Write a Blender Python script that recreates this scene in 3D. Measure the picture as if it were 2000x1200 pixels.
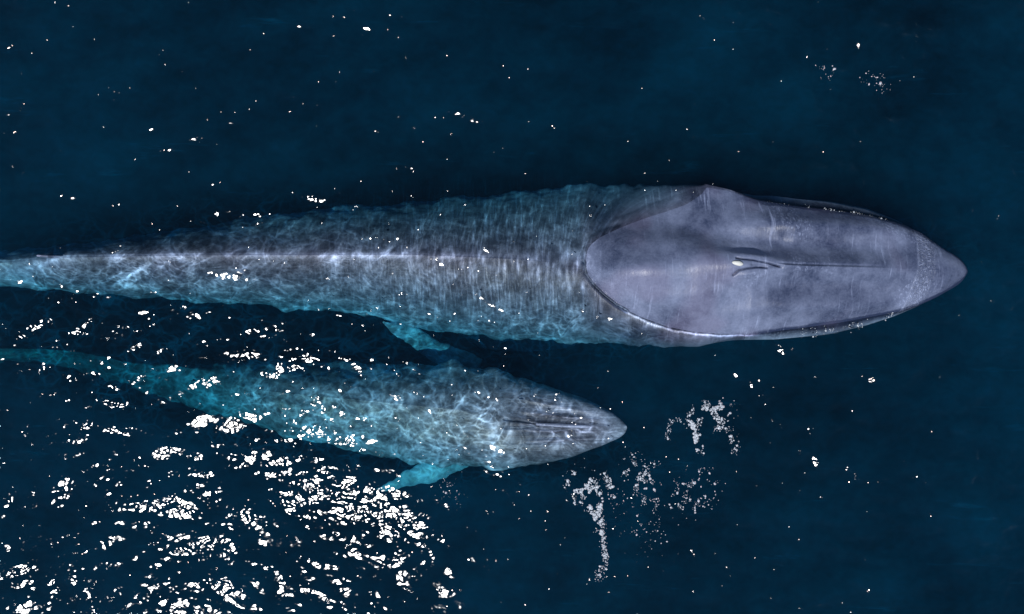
import bpy, math
import numpy as np
from mathutils import Vector, noise as mnoise

# ------------------------------------------------------------------ clearing
for o in list(bpy.data.objects):
    bpy.data.objects.remove(o, do_unlink=True)
scene = bpy.context.scene
COL = scene.collection

# ------------------------------------------------------------------ camera
# 1 m of water surface = 100 px of the 2000 px photograph; the drone hovers H metres up
H = 18.0
cam_d = bpy.data.cameras.new('camera')
cam_d.sensor_width = 36.0
cam_d.lens = 36.0 * H / 20.0
cam_d.clip_start = 0.1
cam_d.clip_end = 2000.0
cam = bpy.data.objects.new('camera', cam_d)
cam.location = (0, 0, H)
COL.objects.link(cam)
scene.camera = cam

# ------------------------------------------------------------------ sky and sun
SEA = (1.5, 7.5)                           # offset of the wave pattern
MIRROR = (-5.8, -8.4)                      # where a flat sea would mirror the sun
dist = math.hypot(*MIRROR)
ZEN = math.atan(dist / H)
AZ = math.atan2(MIRROR[1], MIRROR[0])
sun_dir = Vector((math.sin(ZEN) * math.cos(AZ), math.sin(ZEN) * math.sin(AZ), math.cos(ZEN)))

world = bpy.data.worlds.new("World")
scene.world = world
world.use_nodes = True
wn = world.node_tree
wn.nodes.clear()
w_out = wn.nodes.new('ShaderNodeOutputWorld')
w_bg = wn.nodes.new('ShaderNodeBackground')
w_sky = wn.nodes.new('ShaderNodeTexSky')
w_sky.sky_type = 'NISHITA'
w_sky.sun_disc = False
w_sky.sun_elevation = math.pi / 2 - ZEN
w_sky.sun_rotation = math.pi / 2 - AZ
w_sky.air_density = 1.0
w_sky.dust_density = 0.0
w_sky.ozone_density = 2.0
w_bg.inputs['Strength'].default_value = 0.09
wn.links.new(w_sky.outputs[0], w_bg.inputs[0])
wn.links.new(w_bg.outputs[0], w_out.inputs[0])

sun_d = bpy.data.lights.new('sun', 'SUN')
sun_d.energy = 5.0
sun_d.angle = math.radians(0.5)
sun_d.color = (1.0, 0.985, 0.97)
sun = bpy.data.objects.new('sun', sun_d)
sun.rotation_euler = sun_dir.to_track_quat('Z', 'Y').to_euler()
sun.location = sun_dir * 40
COL.objects.link(sun)

scene.view_settings.view_transform = 'Standard'
scene.view_settings.look = 'None'
scene.view_settings.exposure = 0.12
scene.view_settings.gamma = 1.0
scene.cycles.transparent_max_bounces = 12
scene.cycles.max_bounces = 6
scene.cycles.volume_bounces = 1
scene.cycles.use_denoising = True


# ------------------------------------------------------------------ node shorthand
class N:
    """A socket with arithmetic."""
    nt = None

    def __init__(self, s):
        self.s = s

    @staticmethod
    def node(kind, **kw):
        n = N.nt.nodes.new(kind)
        for k, v in kw.items():
            setattr(n, k, v)
        return n

    @staticmethod
    def put(inp, v):
        if isinstance(v, N):
            N.nt.links.new(v.s, inp)
        elif v is not None:
            inp.default_value = v

    @staticmethod
    def m(op, a, b=None, c=None, clamp=False):
        n = N.node('ShaderNodeMath', operation=op, use_clamp=clamp)
        N.put(n.inputs[0], a)
        if b is not None:
            N.put(n.inputs[1], b)
        if c is not None:
            N.put(n.inputs[2], c)
        return N(n.outputs[0])

    def __add__(self, o): return N.m('ADD', self, o)
    __radd__ = __add__
    def __sub__(self, o): return N.m('SUBTRACT', self, o)
    def __rsub__(self, o): return N.m('SUBTRACT', o, self)
    def __mul__(self, o): return N.m('MULTIPLY', self, o)
    __rmul__ = __mul__
    def __truediv__(self, o): return N.m('DIVIDE', self, o)
    def __neg__(self): return N.m('MULTIPLY', self, -1.0)
    def __pow__(self, o): return N.m('POWER', self, o)


def nabs(a): return N.m('ABSOLUTE', a)
def nmax(a, b): return N.m('MAXIMUM', a, b)
def nmin(a, b): return N.m('MINIMUM', a, b)
def nexp(a): return N.m('EXPONENT', a)
def clamp01(a): return N.m('ADD', a, 0.0, clamp=True)


def smooth(v, a, b):
    n = N.node('ShaderNodeMapRange', interpolation_type='SMOOTHSTEP')
    N.put(n.inputs['Value'], v)
    n.inputs['From Min'].default_value = a
    n.inputs['From Max'].default_value = b
    return N(n.outputs['Result'])


def position():
    g = N.node('ShaderNodeNewGeometry')
    x = N.node('ShaderNodeSeparateXYZ')
    N.nt.links.new(g.outputs['Position'], x.inputs[0])
    return N(g.outputs['Position']), N(x.outputs[0]), N(x.outputs[1]), N(x.outputs[2])


def mapping(vec, scale=(1, 1, 1), rot=(0, 0, 0), loc=(0, 0, 0)):
    n = N.node('ShaderNodeMapping')
    N.put(n.inputs['Vector'], vec)
    n.inputs['Scale'].default_value = scale
    n.inputs['Rotation'].default_value = rot
    n.inputs['Location'].default_value = loc
    return N(n.outputs[0])


def tnoise(vec, scale, detail=2.0, rough=0.5, distort=0.0, out='Fac'):
    n = N.node('ShaderNodeTexNoise')
    N.put(n.inputs['Vector'], vec)
    n.inputs['Scale'].default_value = scale
    n.inputs['Detail'].default_value = detail
    n.inputs['Roughness'].default_value = rough
    n.inputs['Distortion'].default_value = distort
    return N(n.outputs[out])


def voronoi(vec, scale, feature='F1', out='Distance', smoothness=None, rnd=1.0):
    n = N.node('ShaderNodeTexVoronoi', feature=feature)
    N.put(n.inputs['Vector'], vec)
    n.inputs['Scale'].default_value = scale
    if smoothness is not None:
        n.inputs['Smoothness'].default_value = smoothness
    n.inputs['Randomness'].default_value = rnd
    return N(n.outputs[out])


def warp(vec, scale, amount, detail=2.0):
    c = tnoise(vec, scale, detail, out='Color')
    n = N.node('ShaderNodeVectorMath', operation='SUBTRACT')
    N.put(n.inputs[0], c)
    n.inputs[1].default_value = (0.5, 0.5, 0.5)
    k = N.node('ShaderNodeVectorMath', operation='SCALE')
    N.nt.links.new(n.outputs[0], k.inputs[0])
    k.inputs['Scale'].default_value = amount
    s = N.node('ShaderNodeVectorMath', operation='ADD')
    N.nt.links.new(k.outputs[0], s.inputs[0])
    N.put(s.inputs[1], vec)
    return N(s.outputs[0])


def cmix(f, a, b):
    n = N.node('ShaderNodeMix', data_type='RGBA')
    N.put(n.inputs[0], f)
    for k, v in ((6, a), (7, b)):
        if isinstance(v, N):
            N.put(n.inputs[k], v)
        else:
            n.inputs[k].default_value = (*v, 1)
    return N(n.outputs[2])


def blob(x, y, cx, cy, rx, ry, ang=0.0):
    """gaussian patch on the sea, centre and radii in metres"""
    c, s = math.cos(ang), math.sin(ang)
    dx, dy = x - cx, y - cy
    u = (dx * c + dy * s) * (1.0 / rx)
    v = (dy * c - dx * s) * (1.0 / ry)
    return nexp(-(u * u + v * v))


def new_mat(name):
    m = bpy.data.materials.new(name)
    m.use_nodes = True
    m.node_tree.nodes.clear()
    N.nt = m.node_tree
    return m, N.node('ShaderNodeOutputMaterial')


# ------------------------------------------------------------------ materials
def water_material():
    m, out = new_mat('sea_water')
    P, x, y, z = position()

    # ---- waves as a height in metres
    Pr = mapping(P, scale=(0.55, 1.0, 1.0), rot=(0, 0, math.radians(32)))
    Pw = warp(mapping(Pr, loc=(SEA[0], SEA[1], 0)), 0.8, 0.5)
    mid = tnoise(Pw, 1.15, 2.0, 0.45)
    small = tnoise(warp(mapping(P, scale=(0.8, 1, 1), rot=(0, 0, math.radians(20)), loc=(3, 7, 0)), 2.0, 0.15), 3.3, 1.0, 0.5)
    rip = tnoise(mapping(P, scale=(0.8, 1, 1), rot=(0, 0, math.radians(-25))), 8.5, 1.0, 0.55)
    gust = smooth(tnoise(mapping(P, scale=(0.6, 1, 1), rot=(0, 0, math.radians(30)), loc=(11, 3, 0)), 0.55, 2.0, 0.5), 0.36, 0.62)
    # the wakes of the whales and a few ruffled patches are choppier, the slick beside the big head calmer
    wet = blob(x, y, 4.0, 0.9, 7.0, 3.2) * 0.35
    amp = 0.45 + gust * 0.65 - wet
    # the breeze lies down in the lower left, where the glitter crowds together
    wind = 1.12 - blob(x, y, -3.8, -6.2, 9.5, 4.0) * 0.53 - blob(x, y, -6.0, 2.6, 7.0, 2.6) * 0.36 + smooth(x, 2.5, 7.0) * 0.45
    peak = smooth(tnoise(mapping(P, scale=(0.9, 1, 1), loc=(5, 1, 0)), 6.5, 1.0, 0.5), 0.66, 0.82)
    height = (mid * 0.200 + small * 0.048 * (0.6 + gust * 0.6) + rip * amp * 0.0185) * wind + peak * 0.010
    b = N.node('ShaderNodeBump')
    b.inputs['Strength'].default_value = 1.0
    b.inputs['Distance'].default_value = 1.0
    N.put(b.inputs['Height'], height)
    bn = N(b.outputs[0])

    # ---- caustic light painted as a web into the surface's transparent colour
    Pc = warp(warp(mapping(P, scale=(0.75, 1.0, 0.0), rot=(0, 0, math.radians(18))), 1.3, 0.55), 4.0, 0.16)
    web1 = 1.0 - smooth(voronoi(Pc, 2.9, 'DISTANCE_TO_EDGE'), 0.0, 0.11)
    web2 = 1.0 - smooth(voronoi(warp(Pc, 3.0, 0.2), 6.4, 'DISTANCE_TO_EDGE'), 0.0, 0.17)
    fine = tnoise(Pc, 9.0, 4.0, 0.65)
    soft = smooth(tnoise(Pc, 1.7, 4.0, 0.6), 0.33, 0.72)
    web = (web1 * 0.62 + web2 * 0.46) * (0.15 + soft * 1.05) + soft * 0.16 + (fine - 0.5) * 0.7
    # cross streaks of light painted into the tint over the adult's back
    # the streaks swing round towards the head on the far side
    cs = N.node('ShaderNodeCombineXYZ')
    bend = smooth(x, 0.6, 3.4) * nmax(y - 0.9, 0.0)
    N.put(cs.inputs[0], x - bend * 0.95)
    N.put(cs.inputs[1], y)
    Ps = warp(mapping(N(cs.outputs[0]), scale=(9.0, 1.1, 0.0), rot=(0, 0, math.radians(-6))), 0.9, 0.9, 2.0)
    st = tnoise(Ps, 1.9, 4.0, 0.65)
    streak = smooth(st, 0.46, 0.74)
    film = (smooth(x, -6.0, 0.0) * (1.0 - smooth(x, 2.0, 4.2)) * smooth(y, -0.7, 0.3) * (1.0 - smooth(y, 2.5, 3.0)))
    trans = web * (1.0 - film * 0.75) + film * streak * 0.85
    # highlights painted into the tint along the back's crest and the head's waterline
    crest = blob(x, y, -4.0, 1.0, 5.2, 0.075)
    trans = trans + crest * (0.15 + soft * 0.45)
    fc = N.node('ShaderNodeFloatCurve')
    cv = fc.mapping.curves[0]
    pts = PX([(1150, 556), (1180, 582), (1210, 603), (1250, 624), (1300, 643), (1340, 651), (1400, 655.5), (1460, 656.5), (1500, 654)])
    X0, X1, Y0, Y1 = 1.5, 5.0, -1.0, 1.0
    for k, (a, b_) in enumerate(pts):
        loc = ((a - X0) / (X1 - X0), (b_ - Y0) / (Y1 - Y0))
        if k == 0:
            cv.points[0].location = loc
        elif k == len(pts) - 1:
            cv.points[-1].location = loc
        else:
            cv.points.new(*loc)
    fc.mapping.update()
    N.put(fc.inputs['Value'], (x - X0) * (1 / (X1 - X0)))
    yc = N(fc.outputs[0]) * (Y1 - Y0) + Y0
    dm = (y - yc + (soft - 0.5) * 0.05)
    men_light = nexp(-(dm * dm) * 3500.0) * smooth(x, 1.6, 2.3) * (1.0 - smooth(x, 4.6, 5.0))
    
    # the painted light web is kept to the water round the animals
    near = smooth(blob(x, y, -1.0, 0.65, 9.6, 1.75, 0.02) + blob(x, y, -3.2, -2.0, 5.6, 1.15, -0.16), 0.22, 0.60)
    head_bright = blob(x, y, 3.6, 0.6, 1.9, 1.2) * 0.5 + blob(x, y, 3.0, 1.75, 1.1, 0.6) * 0.60  # painted brightening of the water tint over the head
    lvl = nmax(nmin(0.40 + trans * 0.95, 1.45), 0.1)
    lvl = lvl * (1.0 - head_bright) + head_bright
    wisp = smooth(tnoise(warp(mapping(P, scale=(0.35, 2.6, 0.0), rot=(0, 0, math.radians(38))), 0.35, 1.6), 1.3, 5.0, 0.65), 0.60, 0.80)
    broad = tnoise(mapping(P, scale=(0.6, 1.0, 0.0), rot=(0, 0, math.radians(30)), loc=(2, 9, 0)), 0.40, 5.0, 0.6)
    open_sea = 0.84 + (broad - 0.5) * 1.1 + wisp * 0.75 + (fine - 0.5) * 0.35 + (mid - 0.5) * 0.6 + (small - 0.5) * 0.4  # uneven sheen of the open water, painted into the tint
    lvl = lvl * near + open_sea * (1.0 - near) + men_light * 1.3
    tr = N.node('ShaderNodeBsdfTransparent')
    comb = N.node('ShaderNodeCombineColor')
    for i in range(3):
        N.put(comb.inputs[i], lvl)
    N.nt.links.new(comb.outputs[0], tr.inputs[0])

    gl = N.node('ShaderNodeBsdfGlossy', distribution='BECKMANN')
    gl.inputs['Roughness'].default_value = 0.145
    N.put(gl.inputs['Normal'], bn)
    fr = N.node('ShaderNodeFresnel')
    fr.inputs['IOR'].default_value = 1.333
    N.put(fr.inputs['Normal'], bn)
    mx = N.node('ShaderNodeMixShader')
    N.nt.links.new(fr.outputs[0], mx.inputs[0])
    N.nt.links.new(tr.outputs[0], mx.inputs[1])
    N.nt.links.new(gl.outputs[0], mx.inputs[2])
    N.nt.links.new(mx.outputs[0], out.inputs['Surface'])

    ab = N.node('ShaderNodeVolumeAbsorption')
    ab.inputs['Color'].default_value = (0.18, 0.79, 0.83, 1)
    ab.inputs['Density'].default_value = 1.0
    sc = N.node('ShaderNodeVolumeScatter')
    sc.inputs['Color'].default_value = (0.0, 0.37, 0.72, 1)
    sc.inputs['Density'].default_value = 0.056
    sc.inputs['Anisotropy'].default_value = 0.0
    ad = N.node('ShaderNodeAddShader')
    N.nt.links.new(ab.outputs[0], ad.inputs[0])
    N.nt.links.new(sc.outputs[0], ad.inputs[1])
    N.nt.links.new(ad.outputs[0], out.inputs['Volume'])
    return m


def skin_material(kind):
    m, out = new_mat(kind + '_skin')
    P, x, y, z = position()
    adult = kind == 'adult_whale'
    big = tnoise(P, 0.75, 3.0, 0.55)
    mott = tnoise(warp(P, 2.0, 0.35, 3.0), 3.4, 6.0, 0.68)
    fine = tnoise(P, 21.0, 4.0, 0.7)
    at = N.node('ShaderNodeAttribute', attribute_name='pale')
    pale = N(at.outputs['Fac'])
    if adult:
        # the rostrum is smooth slate, the trunk mottled pale and dark
        head = smooth(x, 1.3, 1.75)
        mot = smooth(mott, 0.40, 0.66)
        spot = smooth(voronoi(warp(P, 3.0, 0.25), 5.5, 'F1'), 0.25, 0.55)
        v = (0.30 + mot * 0.62) * (0.75 + spot * 0.25)
        v = v * (1.0 - head) + head * (0.025 + smooth(mott, 0.3, 0.75) * 0.12 + smooth(big, 0.38, 0.62) * 0.18)
        # scuffed band across the tip of the snout, curved over the median line
        dy = y - 0.72
        bx = x - (7.78 - dy * dy * 0.10 + dy * 0.16)
        band = smooth(bx, -0.03, 0.02) * (1.0 - smooth(bx, 0.20, 0.42))
        line = nexp(-(bx * bx) * 2200.0) * smooth(tnoise(P, 6.0, 3.0), 0.35, 0.6)
        scr = smooth(voronoi(warp(P, 9.0, 0.12), 16.0, 'DISTANCE_TO_EDGE'), 0.10, 0.0)
        scuff = band * (scr * 0.34 + 0.02) + line * 0.13
        # faint pale wear lines running across the rostrum
        ln = tnoise(warp(mapping(P, scale=(9.0, 0.50, 1.0), rot=(0, 0, math.radians(9))), 0.8, 0.5), 1.5, 4.0, 0.7)
        wear = smooth(ln, 0.54, 0.78) * smooth(tnoise(P, 1.3, 2.0), 0.38, 0.62) * head * 0.42
        peb = smooth(tnoise(mapping(P, scale=(1.6, 1, 1), rot=(0, 0, 0.5)), 17.0, 2.0, 0.5), 0.52, 0.70) * smooth(tnoise(P, 1.1, 1.0), 0.5, 0.62) * smooth(x, 3.6, 4.6) * 0.20
        v = v + scuff + wear + peb
        # flanks and belly are paler than the back
        v = v + nmax(pale, -1.0) * 0.50
        c0, c1 = (0.016, 0.024, 0.056), (0.370, 0.430, 0.620)
    else:
        mot = smooth(mott, 0.38, 0.66)
        head = smooth(x, -0.5, 0.6)
        spot = smooth(voronoi(warp(P, 3.0, 0.3), 4.5, 'F1'), 0.25, 0.6)
        v = (0.34 + mot * 0.66) * (0.7 + spot * 0.3)
        v = v * (1.0 - head) + head * (0.24 + mot * 0.26)
        ln = tnoise(mapping(P, scale=(0.5, 6.0, 1.0), rot=(0, 0, math.radians(-7))), 2.2, 4.0, 0.65)
        v = v + smooth(ln, 0.52, 0.70) * head * 0.38
        fr = tnoise(P, 26.0, 3.0, 0.6)
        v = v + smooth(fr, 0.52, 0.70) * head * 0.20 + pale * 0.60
        v = v * (0.52 + smooth(x, -8.5, -3.0) * 0.48)      # tail darkened in the colour, as if dimmed by deep water
        c0, c1 = (0.028, 0.036, 0.060), (0.370, 0.450, 0.620)
    v = v + (fine - 0.5) * 0.22
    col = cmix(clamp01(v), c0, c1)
    if adult:
        # a pinkish cast in broad patches
        col = cmix(smooth(tnoise(P, 0.9, 1.0), 0.50, 0.68) * 0.30, col, (0.105, 0.085, 0.140))
    bs = N.node('ShaderNodeBsdfPrincipled')
    N.put(bs.inputs['Base Color'], col)
    bs.inputs['IOR'].default_value = 1.40
    N.put(bs.inputs['Roughness'], 0.41 + (mott - 0.5) * 0.25)
    b = N.node('ShaderNodeBump')
    b.inputs['Distance'].default_value = 1.0
    b.inputs['Strength'].default_value = 1.0
    hgt = (fine * 0.004 + mott * 0.010)
    if adult:
        cr = tnoise(warp(mapping(P, scale=(6.0, 0.8, 1.0), rot=(0, 0, math.radians(12))), 1.0, 0.6), 1.6, 3.0, 0.6)
        hgt = hgt + cr * 0.006 + scuff * 0.03
    else:
        hgt = hgt + ln * 0.02 * head
    N.put(b.inputs['Height'], hgt)
    N.nt.links.new(b.outputs[0], bs.inputs['Normal'])
    N.nt.links.new(bs.outputs[0], out.inputs['Surface'])
    return m


def plain_material(name, c, rough=0.8):
    m, out = new_mat(name)
    P, x, y, z = position()
    n = tnoise(P, 9.0, 4.0, 0.6)
    bs = N.node('ShaderNodeBsdfPrincipled')
    N.put(bs.inputs['Base Color'], cmix(n, tuple(k * 0.8 for k in c), c))
    bs.inputs['Roughness'].default_value = rough
    N.nt.links.new(bs.outputs[0], out.inputs['Surface'])
    return m


# ------------------------------------------------------------------ mesh helpers
def make_obj(name, verts, faces, mat=None, link=True):
    me = bpy.data.meshes.new(name)
    me.from_pydata([tuple(v) for v in verts], [], faces)
    me.update()
    me.polygons.foreach_set('use_smooth', [True] * len(me.polygons))
    o = bpy.data.objects.new(name, me)
    if mat:
        me.materials.append(mat)
    if link:
        COL.objects.link(o)
    return o


def ring_faces(ns, nr, off=0):
    f = []
    for i in range(ns - 1):
        a, b = off + i * nr, off + (i + 1) * nr
        for j in range(nr):
            k = (j + 1) % nr
            f.append((a + j, b + j, b + k, a + k))
    return f


def curve(pts, xs, smooth_m=0.25):
    """smooth interpolation of (x, value) pairs given in metres"""
    p = np.array(sorted(pts), float)
    fine = np.linspace(p[0, 0], p[-1, 0], 2400)
    v = np.interp(fine, p[:, 0], p[:, 1])
    step = fine[1] - fine[0]
    k = max(1, int(smooth_m / step))
    if k > 1:
        ker = np.hanning(2 * k + 1)
        ker /= ker.sum()
        pad = np.concatenate([2 * v[0] - v[1:k + 1][::-1], v, 2 * v[-1] - v[-k - 1:-1][::-1]])
        v = np.convolve(pad, ker, mode='valid')
    return np.interp(xs, fine, v)


def blunt(xs, yt, yb, xe, k, yc, reach, power=0.5):
    d = np.maximum(xe - xs, 1e-4)
    mid = (yt + yb) / 2
    f = np.clip((xs - (xe - reach)) / reach, 0, 1)
    mid = mid * (1 - f) + yc * f
    hw = (yt - yb) / 2
    w = k * d ** power
    g = np.clip((xs - (xe - reach)) / (reach * 0.6), 0, 1)
    hw = hw * (1 - g) + w * g
    return mid + hw, mid - hw


def PX(pts):
    """(px, py) in the photograph's pixels -> metres on the sea surface"""
    return [((a - 1000) / 100.0, (600 - b) / 100.0) for a, b in pts]


def PXx(pts):
    """(px, value) -> x in metres, value kept"""
    return [((a - 1000) / 100.0, b) for a, b in pts]


def gauss(x, y, cx, cy, rx, ry, ang=0.0):
    c, s = math.cos(ang), math.sin(ang)
    dx, dy = x - cx, y - cy
    return np.exp(-((dx * c + dy * s) / rx) ** 2 - ((dy * c - dx * s) / ry) ** 2)


def seg_dist(x, y, pts):
    d = np.full(x.shape, 9.0)
    for (ax, ay), (bx, by) in zip(pts[:-1], pts[1:]):
        ux, uy = bx - ax, by - ay
        t = np.clip(((x - ax) * ux + (y - ay) * uy) / (ux * ux + uy * uy), 0, 1)
        d = np.minimum(d, np.hypot(x - ax - t * ux, y - ay - t * uy))
    return d


def fin(pts_root_to_tip, widths, depths, thick, nr=32):
    """blade: centre line, chord widths and depth along it; closed both ends"""
    C = np.array(pts_root_to_tip, float)
    n = 60
    s = np.linspace(0, 1, len(C))
    q = np.linspace(0, 1, n)

    def cr(v):
        k = np.interp(q, s, v)
        ker = np.array([1, 2, 3, 2, 1.]) / 9
        p = np.concatenate([[2 * k[0] - k[2], 2 * k[0] - k[1]], k, [2 * k[-1] - k[-2], 2 * k[-1] - k[-3]]])
        return np.convolve(p, ker, mode='valid')
    cx, cy = cr(C[:, 0]), cr(C[:, 1])
    w, zz, th = cr(widths), cr(depths), cr(thick)
    tx, ty = np.gradient(cx), np.gradient(cy)
    L = np.hypot(tx, ty)
    tx, ty = tx / L, ty / L
    verts = []
    for i in range(n):
        for j in range(nr):
            a = 2 * math.pi * j / nr
            u, h = math.cos(a), math.sin(a)
            ww = max(w[i], 0.01) * 0.5
            ww *= 1 + 0.16 * mnoise.noise(Vector((cx[i] * 5, cy[i] * 5, 3.0 * (u > 0)))) + 0.10 * mnoise.noise(Vector((cx[i] * 13, cy[i] * 13, 3.0 * (u > 0))))
            verts.append((cx[i] - ty[i] * u * ww, cy[i] + tx[i] * u * ww, zz[i] + h * max(th[i], 0.01) * (1 - 0.45 * u)))
    f = ring_faces(n, nr)
    f.append(tuple(range(nr)))
    f.append(tuple(range((n - 1) * nr, n * nr))[::-1])
    return verts, f


def dorsal(x0, x1, y, zb, h, sweep, th):
    """upright swept-back fin standing on the back"""
    n, nr = 12, 16
    verts = []
    for i in range(n):
        k = i / (n - 1)
        c = (x0 + x1) / 2 - sweep * k ** 1.5
        L = (x1 - x0) / 2 * (1 - k) ** 0.6 + 0.012
        for j in range(nr):
            a = 2 * math.pi * j / nr
            verts.append((c + L * math.cos(a), y + th * (1 - 0.75 * k) * math.sin(a), zb + h * k))
    f = ring_faces(n, nr)
    f.append(tuple(range(nr)))
    f.append(tuple(range((n - 1) * nr, n * nr))[::-1])
    return verts, f


def union(base, pieces):
    """boolean union so the animal is one continuous surface"""
    objs = [make_obj('piece', v, f) for v, f in pieces]
    for ob in [base] + objs:
        import bmesh
        bm = bmesh.new()
        bm.from_mesh(ob.data)
        bmesh.ops.recalc_face_normals(bm, faces=bm.faces)
        bm.to_mesh(ob.data)
        bm.free()
    for ob in objs:
        md = base.modifiers.new('u', 'BOOLEAN')
        md.operation = 'UNION'
        md.solver = 'EXACT'
        md.object = ob
    dg = bpy.context.evaluated_depsgraph_get()
    me = bpy.data.meshes.new_from_object(base.evaluated_get(dg))
    base.modifiers.clear()
    old = base.data
    base.data = me
    for ob in objs:
        bpy.data.objects.remove(ob, do_unlink=True)
    if len(me.vertices) < len(old.vertices) * 0.8:
        print('WARNING union lost geometry', len(me.vertices), len(old.vertices))
        base.data = old
    me.polygons.foreach_set('use_smooth', [True] * len(me.polygons))
    return base


def build_body(xs, yt, yb, ym, z0, zpk, et, eb, zc, zbot, jaw, delta, ntop=90, nbot=60, lateral=1.5):
    """xs stations from tail to snout; yt/yb silhouette, ym crest line, z0 shelf height, zpk height of the part
    above the shelf (half widths et/eb), zc height of the widest line, zbot keel, jaw extra width of the lower jaw"""
    # silhouettes are seen at depth: push them out for the perspective
    verts = []
    nr = 2 * ntop + nbot
    q = np.linspace(-1, 1, 2 * ntop + 1)
    g = np.sign(q) * np.sin(np.pi / 2 * np.abs(q) ** lateral)
    for i, x in enumerate(xs):
        per = (H - zc[i]) / H
        top, bot = yt[i] * per, yb[i] * per
        up, dn = max(top - ym[i], 0.01), max(ym[i] - bot, 0.01)
        yy = np.where(g >= 0, g * up, g * dn)
        e = np.where(g >= 0, min(et[i], up), min(eb[i], dn))
        hw = np.where(g >= 0, up, dn)
        a = np.abs(yy)
        r = np.clip(a / np.maximum(e, 1e-3), 0, 1)
        shelf = z0[i]
        inside = zpk[i] * (1 - r ** 1.9) ** 0.85
        v = np.clip((a - e) / np.maximum(hw - e, 1e-3), 0, 1)
        v = np.where(hw - e < 0.02, np.where(np.abs(g) >= 1, 1, 0), v)
        z = shelf + inside + (zc[i] - shelf) * np.where(g > 0, 0.42 * (1 - np.sqrt(np.clip(1 - v ** 2, 0, 1))) + 0.58 * v ** 1.25, 0.78 * (1 - np.sqrt(np.clip(1 - v ** 2, 0, 1))) + 0.22 * v ** 1.5)
        Y = ym[i] + yy
        z = z + delta(np.full_like(Y, x), Y, np.abs(g)) * (1 - np.abs(g) ** 6)
        for k in range(2 * ntop, -1, -1):
            verts.append((x, Y[k], z[k]))
        # underside from -y edge round to +y edge
        cy, hwid = (top + bot) / 2, (top - bot) / 2
        for k in range(1, nbot):
            t = math.pi * k / nbot
            c, s = math.cos(t), math.sin(t)
            zz = zc[i] + (zbot[i] - zc[i]) * s
            j = jaw[i] * min(1.0, (zc[i] - zz) / 0.12) if jaw[i] > 0 else 0
            verts.append((x, cy - (hwid + j) * c, zz))
    f = ring_faces(len(xs), nr)
    n = len(xs)
    f.append(tuple(range(nr)))
    f.append(tuple(range((n - 1) * nr, n * nr))[::-1])
    return verts, f


def ragged(me, amp, zlim, xs, ymid, zc, edge):
    """small lumps in the submerged skin so its outline is not a drawn curve"""
    n = len(me.vertices)
    co = np.empty(n * 3)
    me.vertices.foreach_get('co', co)
    co = co.reshape(-1, 3)
    nm = np.empty(n * 3)
    me.vertices.foreach_get('normal', nm)
    nm = nm.reshape(-1, 3)
    out = co.copy()
    ym_ = np.interp(co[:, 0], xs, ymid)
    zc_ = np.interp(co[:, 0], xs, zc)
    wgt = np.exp(-((co[:, 2] - zc_) / 0.42) ** 2) * np.clip((-0.35 - zc_) / 0.4, 0, 1) * np.clip((np.abs(co[:, 1] - ym_) - 0.2) / 0.2, 0, 1)
    for i in np.nonzero(wgt > 0.02)[0]:
        sd = 1.0 if co[i, 1] > ym_[i] else -1.0
        p = Vector((co[i, 0], sd * 7.0, co[i, 2] * 0.6))
        t = mnoise.noise(p * 2.2) + 0.9 * mnoise.noise(p * 4.0) + 0.4 * mnoise.noise(p * 9.0)
        out[i, 1] += sd * edge * wgt[i] * t
    for i in range(n):
        zz = co[i, 2]
        if zz < zlim:
            p = Vector(co[i])
            k = min(1.0, (zlim - zz) / 0.3) * amp
            d = mnoise.noise(p * 1.7) + 0.7 * mnoise.noise(p * 4.3) + 0.45 * mnoise.noise(p * 9.0)
            out[i] += nm[i] * d * k
    me.vertices.foreach_set('co', out.ravel())
    me.update()


def set_pale(me, fn):
    n = len(me.vertices)
    co = np.empty(n * 3)
    me.vertices.foreach_get('co', co)
    co = co.reshape(-1, 3)
    a = me.attributes.get('pale') or me.attributes.new('pale', 'FLOAT', 'POINT')
    a.data.foreach_set('value', fn(co[:, 0], co[:, 1], co[:, 2]).astype(np.float32))


def finish(o, loc, label, cat, group=None):
    """put the origin at the animal's middle and tag it"""
    n = len(o.data.vertices)
    co = np.empty(n * 3)
    o.data.vertices.foreach_get('co', co)
    co = co.reshape(-1, 3) - np.array(loc)
    o.data.vertices.foreach_set('co', co.ravel())
    o.data.update()
    o.location = loc
    o['label'] = label
    o['category'] = cat
    if group:
        o['group'] = group


# ------------------------------------------------------------------ the sea
def sea_z(X, Y):
    Z = np.zeros_like(X, dtype=float)
    rng = np.random.RandomState(4)
    for lam, amp in ((6.5, 0.020), (4.1, 0.013), (2.6, 0.008), (1.7, 0.005)):
        for k in range(3):
            th = math.radians(58) + rng.normal(0, 0.45)
            ph = rng.uniform(0, 6.28)
            l = lam * rng.uniform(0.85, 1.15)
            Z += amp * np.sin(2 * math.pi / l * (X * math.cos(th) + Y * math.sin(th)) + ph) / 1.5
    far = np.exp(-(np.maximum(np.hypot(X, Y) - 16, 0) / 10) ** 2)
    # the film over the backs of the whales lies flat
    calm = 1 - 0.85 * np.exp(-((X - 3) / 6.5) ** 2 - ((Y - 0.8) / 2.0) ** 2) - 0.5 * np.exp(-((X + 2) / 4.0) ** 2 - ((Y + 2.2) / 1.2) ** 2)
    return Z * far * np.clip(calm, 0.1, 1)


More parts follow.
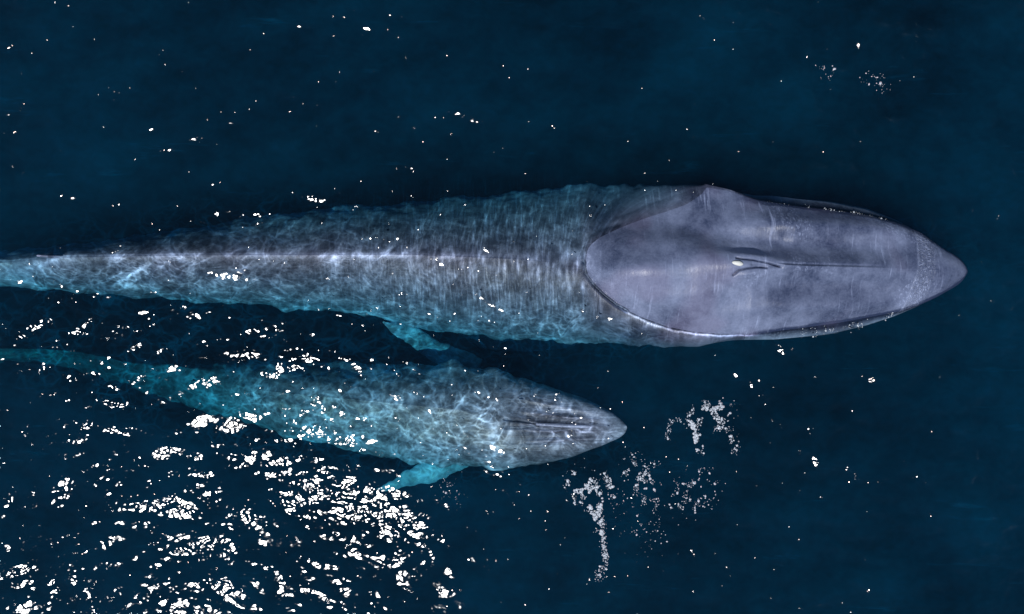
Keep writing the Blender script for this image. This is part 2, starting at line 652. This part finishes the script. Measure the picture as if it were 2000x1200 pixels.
def build_foam():
    """flecks of froth and bubbles left on the surface ahead of the calf and along the big head"""
    rng = np.random.RandomState(11)
    pts = []

    def streak(path, width, n, size, gap=0.0):
        path = PX(path)
        L = [math.dist(a, b) for a, b in zip(path[:-1], path[1:])]
        for _ in range(int(n * 1.5)):
            t = rng.uniform(0, sum(L))
            k = 0
            while t > L[k] and k < len(L) - 1:
                t -= L[k]
                k += 1
            f = t / L[k]
            x = path[k][0] * (1 - f) + path[k + 1][0] * f + rng.normal(0, width)
            y = path[k][1] * (1 - f) + path[k + 1][1] * f + rng.normal(0, width)
            if mnoise.noise(Vector((x * 8.0, y * 8.0, 1.7))) < gap:
                continue
            pts.append((x, y, size * 0.56 * rng.lognormal(0, 0.65)))
    # broken ring
    streak([(1352, 830), (1358, 808), (1378, 797), (1405, 794), (1428, 800)], 0.07, 620, 0.014, -0.05)
    streak([(1352, 812), (1357, 850), (1366, 880)], 0.045, 230, 0.018, -0.1)
    streak([(1404, 806), (1406, 838)], 0.07, 160, 0.013, 0.0)
    streak([(1424, 838), (1436, 880)], 0.05, 110, 0.013, -0.1)
    streak([(1330, 822), (1312, 818), (1301, 860)], 0.03, 50, 0.013, -0.2)
    # tongue of froth with its long tail
    streak([(1126, 938), (1140, 955), (1158, 968)], 0.13, 620, 0.017, -0.02)
    streak([(1152, 982), (1164, 1010), (1172, 1035)], 0.05, 200, 0.019, -0.05)
    streak([(1172, 985), (1176, 1040), (1183, 1094)], 0.028, 330, 0.014, -0.25)
    streak([(1178, 1100), (1165, 1130)], 0.06, 60, 0.014, -0.2)
    streak([(1183, 930), (1192, 940), (1194, 965)], 0.06, 190, 0.014, -0.05)
    # scattered bubbles
    streak([(1222, 900), (1240, 905), (1232, 925)], 0.10, 190, 0.015, 0.05)
    streak([(1262, 918), (1262, 960), (1282, 985)], 0.15, 420, 0.013, 0.06)
    streak([(1215, 985), (1260, 1020), (1280, 1045)], 0.28, 260, 0.009, 0.08)
    streak([(1315, 955), (1345, 948), (1365, 945)], 0.10, 130, 0.013, 0.05)
    streak([(1315, 975), (1340, 985), (1362, 978), (1390, 965)], 0.13, 230, 0.013, 0.08)
    streak([(1360, 925), (1390, 935)], 0.15, 80, 0.011, 0.05)
    streak([(880, 930), (872, 960), (893, 985)], 0.12, 130, 0.010, 0.05)
    streak([(1600, 130), (1640, 150)], 0.08, 36, 0.015, 0.0)
    streak([(1690, 150), (1730, 170)], 0.10, 44, 0.014, 0.0)
    # thin froth where the water meets the big head
    streak([(1480, 396), (1530, 402), (1600, 408), (1680, 418), (1730, 430)], 0.022, 210, 0.008, -0.05)
    streak([(1560, 652), (1640, 642), (1700, 632), (1745, 616)], 0.05, 230, 0.009, 0.03)
    verts, faces = [], []
    for x, y, r in pts:
        r = min(r * 0.85, 0.034)
        z = float(sea_z(np.array(x), np.array(y))) + 0.004
        b0 = len(verts)
        a0 = rng.uniform(0, 6.28)
        st = rng.uniform(0.6, 1.0)
        rot = rng.uniform(0, 3.14)
        for ring, (rr, zz) in enumerate(((1.0, 0.0), (0.62, 0.55))):
            for k in range(6):
                a = a0 + k * math.pi / 3
                q = r * rr * (rng.uniform(0.75, 1.2) if ring == 0 else 1)
                u, v = q * math.cos(a), q * math.sin(a) * st
                verts.append((x + u * math.cos(rot) - v * math.sin(rot), y + u * math.sin(rot) + v * math.cos(rot), z + r * zz * 0.5))
        verts.append((x, y, z + r * 0.40))
        for k in range(6):
            k2 = (k + 1) % 6
            faces.append((b0 + k, b0 + k2, b0 + 6 + k2, b0 + 6 + k))
            faces.append((b0 + 6 + k, b0 + 6 + k2, b0 + 12))
    o = make_obj('sea_foam', verts, faces, plain_material('froth', (0.36, 0.39, 0.43), 0.3))
    o['kind'] = 'stuff'


def build_sea():
    core = 12.5
    a = np.arange(-core, core + 1e-6, 0.10)
    ext = core + np.cumsum(0.12 * 1.17 ** np.arange(1, 46))
    ext = ext[ext < 600]
    xs = np.concatenate([-ext[::-1], a, ext])
    n = len(xs)
    X, Y = np.meshgrid(xs, xs, indexing='ij')
    Z = sea_z(X, Y)
    verts = np.stack([X.ravel(), Y.ravel(), Z.ravel()], 1).tolist()
    faces = []
    for i in range(n - 1):
        for j in range(n - 1):
            v = i * n + j
            faces.append((v, v + n, v + n + 1, v + 1))
    # side skirt and bottom close the body of water
    rim = [i * n for i in range(n)] + [(n - 1) * n + j for j in range(1, n)] + \
          [i * n + n - 1 for i in range(n - 2, -1, -1)] + [j for j in range(n - 2, 0, -1)]
    base = len(verts)
    for r in rim:
        verts.append((verts[r][0], verts[r][1], -26.0))
    m = len(rim)
    for k in range(m):
        k2 = (k + 1) % m
        faces.append((rim[k2], rim[k], base + k, base + k2))
    faces.append(tuple(base + k for k in range(m))[::-1])
    o = make_obj('sea_water', verts, faces, water_material())
    o['kind'] = 'structure'
    s = ext[-1] * 0.98
    k = 40
    g = np.linspace(-s, s, k)
    v = [(p, r, -24.0 + 0.6 * mnoise.noise(Vector((p * 0.05, r * 0.05, 0)))) for p in g for r in g]
    f = [(i * k + j, (i + 1) * k + j, (i + 1) * k + j + 1, i * k + j + 1) for i in range(k - 1) for j in range(k - 1)]
    sb = make_obj('seabed', v, f, plain_material('seabed_mud', (0.06, 0.07, 0.07)))
    sb['kind'] = 'structure'


# ------------------------------------------------------------------ the adult whale
def build_adult():
    xs = np.concatenate([np.arange(-15.2, -9.5, 0.07), np.arange(-9.5, 1.2, 0.05), np.arange(1.2, 4.1, 0.03),
                         np.arange(4.1, 5.4, 0.013), np.arange(5.4, 8.6, 0.03), 8.889 - 0.30 * np.linspace(1, 0, 34) ** 2])
    yt = curve(PX([(-520, 515), (-300, 508), (-150, 500), (0, 488), (100, 477), (200, 465), (300, 450), (400, 433), (500, 419), (600, 408),
                   (700, 402), (800, 393), (900, 383), (1000, 377), (1100, 366), (1150, 360), (1200, 366), (1300, 362), (1365, 361),
                   (1425, 372), (1480, 391), (1560, 403), (1640, 412), (1700, 421), (1760, 437), (1802, 456), (1827, 475), (1854, 492),
                   (1867, 499), (1888, 512)]), xs, 0.16)
    yb = curve(PX([(-520, 545), (-300, 550), (-150, 556), (0, 562), (100, 570), (200, 578), (300, 586), (400, 592), (500, 598), (600, 606),
                   (700, 616), (760, 628), (800, 640), (900, 654), (1000, 664), (1100, 668), (1200, 670), (1300, 676), (1370, 678),
                   (1430, 662), (1500, 651), (1560, 644), (1640, 633), (1700, 621), (1760, 609), (1796, 597), (1829, 582), (1857, 566),
                   (1870, 558), (1888, 546)]), xs, 0.12)
    # the tip of the snout is blunt
    yt, yb = blunt(xs, yt, yb, 8.89, 0.66, 0.70, 0.34)
    ym = curve(PX([(-520, 530), (0, 510), (100, 503), (400, 499), (800, 498), (1000, 506), (1130, 518), (1430, 520), (1600, 524),
                   (1888, 530)]), xs, 0.3)
    z0 = curve(PXx([(-520, -1.1), (-200, -0.75), (0, -0.60), (100, -0.30), (250, -0.20), (500, -0.19), (800, -0.155), (1000, -0.11),
                    (1100, -0.10), (1180, -0.06), (1300, -0.04), (1450, -0.03), (1888, -0.03)]), xs, 0.3)
    zpk = curve(PXx([(-520, 0.0), (1125, 0.0), (1137, 0.0), (1150, 0.15), (1190, 0.38), (1250, 0.60), (1350, 0.74), (1450, 0.74),
                     (1600, 0.56), (1750, 0.42), (1888, 0.28)]), xs, 0.04) * np.sqrt(np.clip((8.905 - xs) / 0.5, 0.001, 1))
    et = curve(PXx([(-520, 0.05), (1110, 0.05), (1132, 0.06), (1139, 0.35), (1150, 0.55), (1172, 0.74), (1210, 0.98), (1260, 1.18), (1320, 1.40),
                    (1380, 1.60), (1450, 1.75), (1888, 1.75)]), xs, 0.04)
    eb = curve(PXx([(-520, 0.05), (1110, 0.05), (1134, 0.05), (1140, 0.14), (1147, 0.25), (1160, 0.40), (1180, 0.59), (1205, 0.78), (1225, 0.90), (1250, 1.02), (1300, 1.21),
                    (1350, 1.30), (1400, 1.34), (1450, 1.36), (1490, 1.6), (1888, 1.6)]), xs, 0.05)
    zc = curve(PXx([(-520, -1.35), (-200, -1.4), (0, -1.25), (200, -1.2), (500, -1.4), (900, -1.5), (1200, -1.05), (1330, -0.45),
                    (1420, -0.20), (1480, -0.10), (1600, -0.08), (1888, -0.07)]), xs, 0.25)
    zbot = curve(PXx([(-520, -1.6), (-200, -1.8), (0, -2.2), (400, -2.9), (800, -3.3), (1200, -3.2), (1500, -2.4), (1700, -1.5),
                      (1850, -0.6), (1888, -0.2)]), xs, 0.3)
    jaw = curve(PXx([(-520, 0), (1380, 0.0), (1450, 0.06), (1520, 0.16), (1620, 0.20), (1700, 0.16), (1760, 0.08), (1820, 0.03), (1888, 0.0)]), xs, 0.1)
    jaw = np.maximum(jaw, 0)

    nost = PX([(1419, 508), (1430, 510), (1450, 512), (1478, 517), (1502, 524)])
    nost2 = PX([(1414, 540), (1424, 531), (1440, 527.5), (1460, 525), (1478, 526)])
    fold = PX([(1444, 543), (1458, 541), (1472, 535)])
    pit = PX([(1450, 520), (1480, 521), (1505, 523)])

    def delta(x, y, ag):
        d = np.zeros_like(x)
        # sharp crest of the back
        crest = np.interp(x, [-15, -9, -5, -1, 0.6, 1.0], [0.02, 0.10, 0.11, 0.09, 0.03, 0])
        yc = np.interp(x, [-15, 0, 1.3], [0.9, 0.98, 0.8])
        dy = y - np.interp(x, *np.array(PX([(-520, 530), (0, 510), (100, 503), (400, 499), (800, 498), (1000, 506), (1130, 518)])).T)
        d += crest * np.exp(-np.abs(dy) / 0.22) * (x < 1.4)
        # median ridge of the rostrum
        my = y - np.interp(x, [4.9, 5.4, 6.5, 8.8], [0.80, 0.775, 0.755, 0.70])
        rid = np.interp(x, [4.7, 5.1, 7.0, 7.9], [0, 0.12, 0.055, 0.0])
        d += rid * np.exp(-(np.abs(my) / 0.16) ** 1.2)
        d -= np.interp(x, [4.9, 5.1, 6.6, 7.2], [0, 0.03, 0.018, 0]) * np.exp(-((my - 0.035) / 0.022) ** 2)
        # trough on both sides of the ridge, then the swollen sides of the rostrum
        flat = np.interp(x, [4.0, 5.2, 7.0, 8.3], [0, 1, 0.7, 0])
        d += 1.9 * flat * (-0.10 * np.exp(-((my - 0.42) / 0.26) ** 2) - 0.07 * np.exp(-((my + 0.34) / 0.24) ** 2)
                     + 0.07 * np.exp(-((my - 0.85) / 0.25) ** 2) + 0.06 * np.exp(-((my + 0.80) / 0.22) ** 2))
        # raised guard around the blowholes
        d += 0.13 * gauss(x, y, 4.15, 0.82, 0.75, 0.28)
        d += 0.07 * gauss(x, y, 4.55, 0.62, 0.34, 0.07, 0.15) + 0.06 * gauss(x, y, 4.5, 0.98, 0.36, 0.06, -0.12) - 0.06 * gauss(x, y, 4.45, 1.10, 0.45, 0.07, -0.08)
        # hollow that runs back on the upper side of the head, and the broad hump behind the blowholes
        ys = np.interp(x, [1.4, 2.0, 3.0, 4.2, 5.2], [1.30, 1.42, 1.40, 1.20, 1.08])
        d -= np.interp(x, [1.35, 1.9, 3.4, 4.4, 5.4], [0, 0.20, 0.28, 0.20, 0.0]) / (1 + np.exp(-(y - ys) / 0.10))
        d -= 0.09 * gauss(x, y, 4.1, 1.28, 0.9, 0.24, -0.16)
        d += 0.22 * gauss(x, y, 2.35, 0.66, 0.85, 0.36)
        # crease where the swollen head meets the neck
        d -= 0.13 * np.exp(-(seg_dist(x, y, PX([(1141, 512), (1146, 536), (1160, 556), (1180, 576), (1205, 596), (1225, 606)])) / 0.028) ** 2)
        d -= 0.05 * np.exp(-(seg_dist(x, y, PX([(1141, 512), (1139, 485), (1150, 462), (1172, 448), (1210, 436)])) / 0.05) ** 2)
        d -= 0.06 * gauss(x, y, 4.3, 0.05, 0.7, 0.2)
        d += 0.05 * gauss(x, y, 2.9, 0.15, 0.8, 0.2)
        # nostril slits and the folds beside them
        w = (x > 4.0) & (x < 5.2)
        if w.any():
            for pts, wd, dp in ((nost, 0.016, 0.045), (nost2, 0.020, 0.055), (fold, 0.035, 0.03), (pit, 0.04, 0.04)):
                dd = seg_dist(x, y, pts)
                d -= dp * np.exp(-(dd / wd) ** 2)
        # slow unevenness
        d += 0.012 * np.sin(x * 2.1 + y * 1.3) * np.sin(y * 2.7 - x * 0.8)
        return d

    v, f = build_body(xs, yt, yb, ym, z0, zpk, et, eb, zc, zbot, jaw, delta)
    body = make_obj('blue_whale', v, f)
    s = 1.07
    pieces = [
        # flippers folded along the flanks
        fin([(1.9, -0.2), (1.0, -0.62), (0.2, -0.76), (-0.6, -0.74), (-1.15, -0.60)], [0.75, 0.66, 0.52, 0.36, 0.06],
            [-2.3, -2.4, -2.5, -2.55, -2.6], [0.16, 0.11, 0.08, 0.05, 0.015]),
        fin([(1.9, 1.7), (1.1, 2.25), (0.2, 2.30), (-0.6, 2.20), (-1.1, 2.0)], [0.75, 0.62, 0.52, 0.36, 0.06],
            [-2.0, -2.2, -2.4, -2.5, -2.6], [0.16, 0.11, 0.08, 0.05, 0.015]),
        # tail flukes, out of the picture on the left
        fin([(-14.9, 0.70), (-15.2, 1.6), (-15.7, 2.5), (-16.3, 3.2)], [1.5, 1.1, 0.6, 0.06], [-1.35, -1.35, -1.4, -1.5], [0.16, 0.1, 0.06, 0.02]),
        fin([(-14.9, 0.72), (-15.2, -0.2), (-15.7, -1.1), (-16.3, -1.8)], [1.45, 1.1, 0.6, 0.06], [-1.34, -1.34, -1.4, -1.5], [0.15, 0.1, 0.06, 0.02]),
        dorsal(-9.25, -8.72, 1.0, -0.42, 0.47, 0.26, 0.06),
    ]
    union(body, pieces)
    ragged(body.data, 0.018, -0.30, xs, (yt + yb) / 2, zc, 0.070)

    def pale(x, y, z):
        p = np.clip((-0.35 - z) / 1.0, 0, 1) * 0.6
        lower = np.clip((-z - 0.9) / 0.2, 0, 1) * (x < 3) * 0.2
        jawp = ((x > 4.6) & (z < -0.10)) * 0.8
        lip = np.clip((x - 4.2) / 0.8, 0, 1) * np.clip((z + 0.18) / 0.05, 0, 1) * np.clip((0.09 - z) / 0.05, 0, 1)
        slit = np.exp(-(np.minimum(seg_dist(x, y, nost), seg_dist(x, y, nost2)) / 0.012) ** 2) * (z > 0)
        return np.clip(p + lower + jawp, 0, 1) * (1 - lip) - 0.5 * lip - 0.6 * slit
    set_pale(body.data, pale)
    body.data.materials.append(skin_material('adult_whale'))
    finish(body, (0.0, 0.8, -1.2), 'long slate-grey adult blue whale with its dry broad head breaking the surface', 'whale', 'blue whales swimming side by side')

    # the small white lump stuck in the upper nostril
    n, nr = 14, 18
    vv = []
    for i in range(n):
        a = math.pi * i / (n - 1)
        for j in range(nr):
            b = 2 * math.pi * j / nr
            p = Vector((math.cos(a) * 0.105, math.sin(a) * math.cos(b) * 0.048, math.sin(a) * math.sin(b) * 0.05))
            r = 1 + 0.22 * mnoise.noise(p * 14.0) + 0.12 * (p.x / 0.115)
            p.y *= r
            p.z *= r
            p = Vector((p.x, p.y - p.x * 0.14, p.z))
            vv.append(p)
    o = make_obj('white_lump', vv, ring_faces(n, nr), plain_material('chalky_white', (0.50, 0.50, 0.47), 0.7))
    # find the skin under it
    bpy.context.view_layer.update()
    hit = body.ray_cast(Vector((4.41, 0.855, 5.0)) - body.location, Vector((0, 0, -1)))
    zz = hit[1].z + body.location.z if hit[0] else 0.5
    o.location = (4.40 * (H - zz) / H, 0.855 * (H - zz) / H, zz + 0.03)
    o['label'] = "small white oval lump lodged in the adult whale's blowhole"
    o['category'] = 'lump'


# ------------------------------------------------------------------ the calf
def build_calf():
    xs = np.concatenate([np.arange(-12.4, -0.2, 0.05), np.arange(-0.2, 1.98, 0.022), 2.261 - 0.27 * np.linspace(1, 0, 30) ** 2])
    yt = curve(PX([(-260, 684), (-100, 686), (0, 696), (60, 701), (130, 706), (200, 710), (300, 709), (400, 706), (500, 706), (600, 710), (700, 711), (800, 711), (880, 712),
                   (940, 718), (1000, 732), (1040, 752), (1100, 768), (1145, 782), (1175, 794), (1198, 806), (1214, 817), (1226, 826)]), xs, 0.15)
    yb = curve(PX([(-260, 706), (-100, 708), (0, 722), (60, 737), (120, 754), (180, 770), (250, 790), (300, 801), (400, 820), (500, 843), (600, 866), (700, 887), (780, 900), (850, 908),
                   (920, 912), (1000, 914), (1060, 905), (1122, 892), (1148, 881), (1175, 872), (1200, 861), (1216, 854), (1226, 849)]), xs, 0.15)
    yt, yb = blunt(xs, yt, yb, 2.262, 0.50, -2.37, 0.26)
    ym = curve(PX([(-260, 695), (-80, 697), (0, 704), (60, 713), (120, 724), (300, 750), (500, 772), (700, 796), (850, 812), (1000, 826), (1100, 832), (1221, 837)]), xs, 0.3)
    z0 = curve(PXx([(-180, -3.4), (0, -3.3), (120, -2.9), (300, -2.1), (400, -1.6), (500, -0.95), (700, -0.62), (850, -0.40), (950, -0.25), (1050, -0.15), (1150, -0.12),
                    (1221, -0.15)]), xs, 0.3)
    zpk = curve(PXx([(-180, 0.02), (850, 0.03), (1000, 0.05), (1100, 0.07), (1180, 0.05), (1221, 0.0)]), xs, 0.15)
    e = curve(PXx([(-180, 0.05), (700, 0.25), (850, 0.35), (1000, 0.5), (1100, 0.42), (1180, 0.30), (1221, 0.02)]), xs, 0.15)
    zc = curve(PXx([(-180, -3.5), (0, -3.5), (120, -3.2), (300, -2.5), (500, -1.6), (700, -1.35), (850, -1.1), (1000, -0.65), (1080, -0.40), (1160, -0.28), (1221, -0.2)]), xs, 0.3)
    zbot = curve(PXx([(-180, -3.6), (0, -3.7), (120, -3.5), (300, -3.0), (500, -2.8), (700, -2.75), (850, -2.5), (1000, -1.9), (1100, -1.2), (1180, -0.6), (1221, -0.26)]), xs, 0.3)
    jaw = np.maximum(curve(PXx([(-180, 0), (950, 0), (1050, 0.04), (1150, 0.04), (1221, 0)]), xs, 0.1), 0)

    slits = (PX([(985, 822), (1015, 824), (1045, 828)]), PX([(985, 838), (1015, 838), (1045, 833)]))

    def delta(x, y, ag):
        d = np.zeros_like(x)
        my = y - np.interp(x, [-8.8, -5, -1, 0, 1.0, 2.2], [-1.34, -1.72, -2.04, -2.26, -2.32, -2.37])
        d += np.interp(x, [-8.8, -6, -1.5, -0.5], [0.03, 0.09, 0.07, 0]) * np.exp(-np.abs(my) / 0.18)
        # keels on the rostrum: one in the middle, two weaker ones on either side
        k = np.interp(x, [0.1, 0.5, 1.3, 2.0], [0, 1, 0.9, 0])
        for off, a in ((0.0, 0.085), (0.20, 0.050), (-0.15, 0.055), (0.42, 0.030), (-0.36, 0.050)):
            d += k * a * np.exp(-((my - off * np.interp(x, [0, 1.9], [1.15, 0.55])) / 0.045) ** 2)
        d += 0.06 * gauss(x, y, 0.15, -2.28, 0.35, 0.18)
        w = (x > -0.3) & (x < 0.7)
        if w.any():
            for pts in slits:
                d -= 0.06 * np.exp(-(seg_dist(x, y, pts) / 0.018) ** 2)
        return d
    v, f = build_body(xs, yt, yb, ym, z0, zpk, e, e, zc, zbot, jaw, delta, ntop=64, nbot=44, lateral=1.25)
    body = make_obj('blue_whale_calf', v, f)
    P = lambda pts, z: [(a * (H - z) / H, b * (H - z) / H) for a, b in PX(pts)]
    pieces = [
        fin(P([(930, 880), (880, 905), (835, 925), (790, 940), (755, 955), (730, 964)], -1.3), [0.55, 0.50, 0.44, 0.36, 0.17, 0.03],
            [-1.35, -1.4, -1.45, -1.5, -1.55, -1.65], [0.10, 0.07, 0.05, 0.04, 0.025, 0.01]),
        fin(P([(930, 730), (872, 702), (835, 678), (800, 655), (772, 638), (750, 627)], -1.4), [0.62, 0.52, 0.42, 0.36, 0.24, 0.04],
            [-1.8, -1.85, -1.75, -1.6, -1.4, -1.25], [0.10, 0.07, 0.05, 0.04, 0.03, 0.01]),
        # flukes
        fin([(-12.3, -0.95), (-12.6, -0.3), (-13.1, 0.4), (-13.7, 0.9)], [0.95, 0.66, 0.40, 0.04], [-3.5, -3.52, -3.6, -3.7], [0.09, 0.06, 0.05, 0.01]),
        fin([(-12.3, -1.05), (-12.6, -1.7), (-13.1, -2.4), (-13.7, -2.9)], [0.94, 0.66, 0.40, 0.04], [-3.5, -3.52, -3.6, -3.7], [0.085, 0.06, 0.04, 0.01]),
        dorsal(-6.95, -6.6, -1.60, -2.10, 0.20, 0.16, 0.04),
    ]
    union(body, pieces)
    ragged(body.data, 0.035, -0.35, xs, (yt + yb) / 2, zc, 0.085)

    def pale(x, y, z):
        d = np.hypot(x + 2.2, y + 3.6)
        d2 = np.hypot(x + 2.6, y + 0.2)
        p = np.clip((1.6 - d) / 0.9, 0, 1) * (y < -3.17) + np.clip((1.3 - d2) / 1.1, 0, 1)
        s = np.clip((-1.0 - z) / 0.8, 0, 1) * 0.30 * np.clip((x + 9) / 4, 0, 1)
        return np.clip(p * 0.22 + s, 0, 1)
    set_pale(body.data, pale)
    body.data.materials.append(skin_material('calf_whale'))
    finish(body, (-2.5, -2.1, -1.4), 'smaller submerged whale calf with turquoise flippers spread, swimming beside the adult', 'whale', 'blue whales swimming side by side')


build_sea()
build_foam()
build_adult()
build_calf()
print('verts', {o.name: len(o.data.vertices) for o in scene.objects if o.type == 'MESH'})
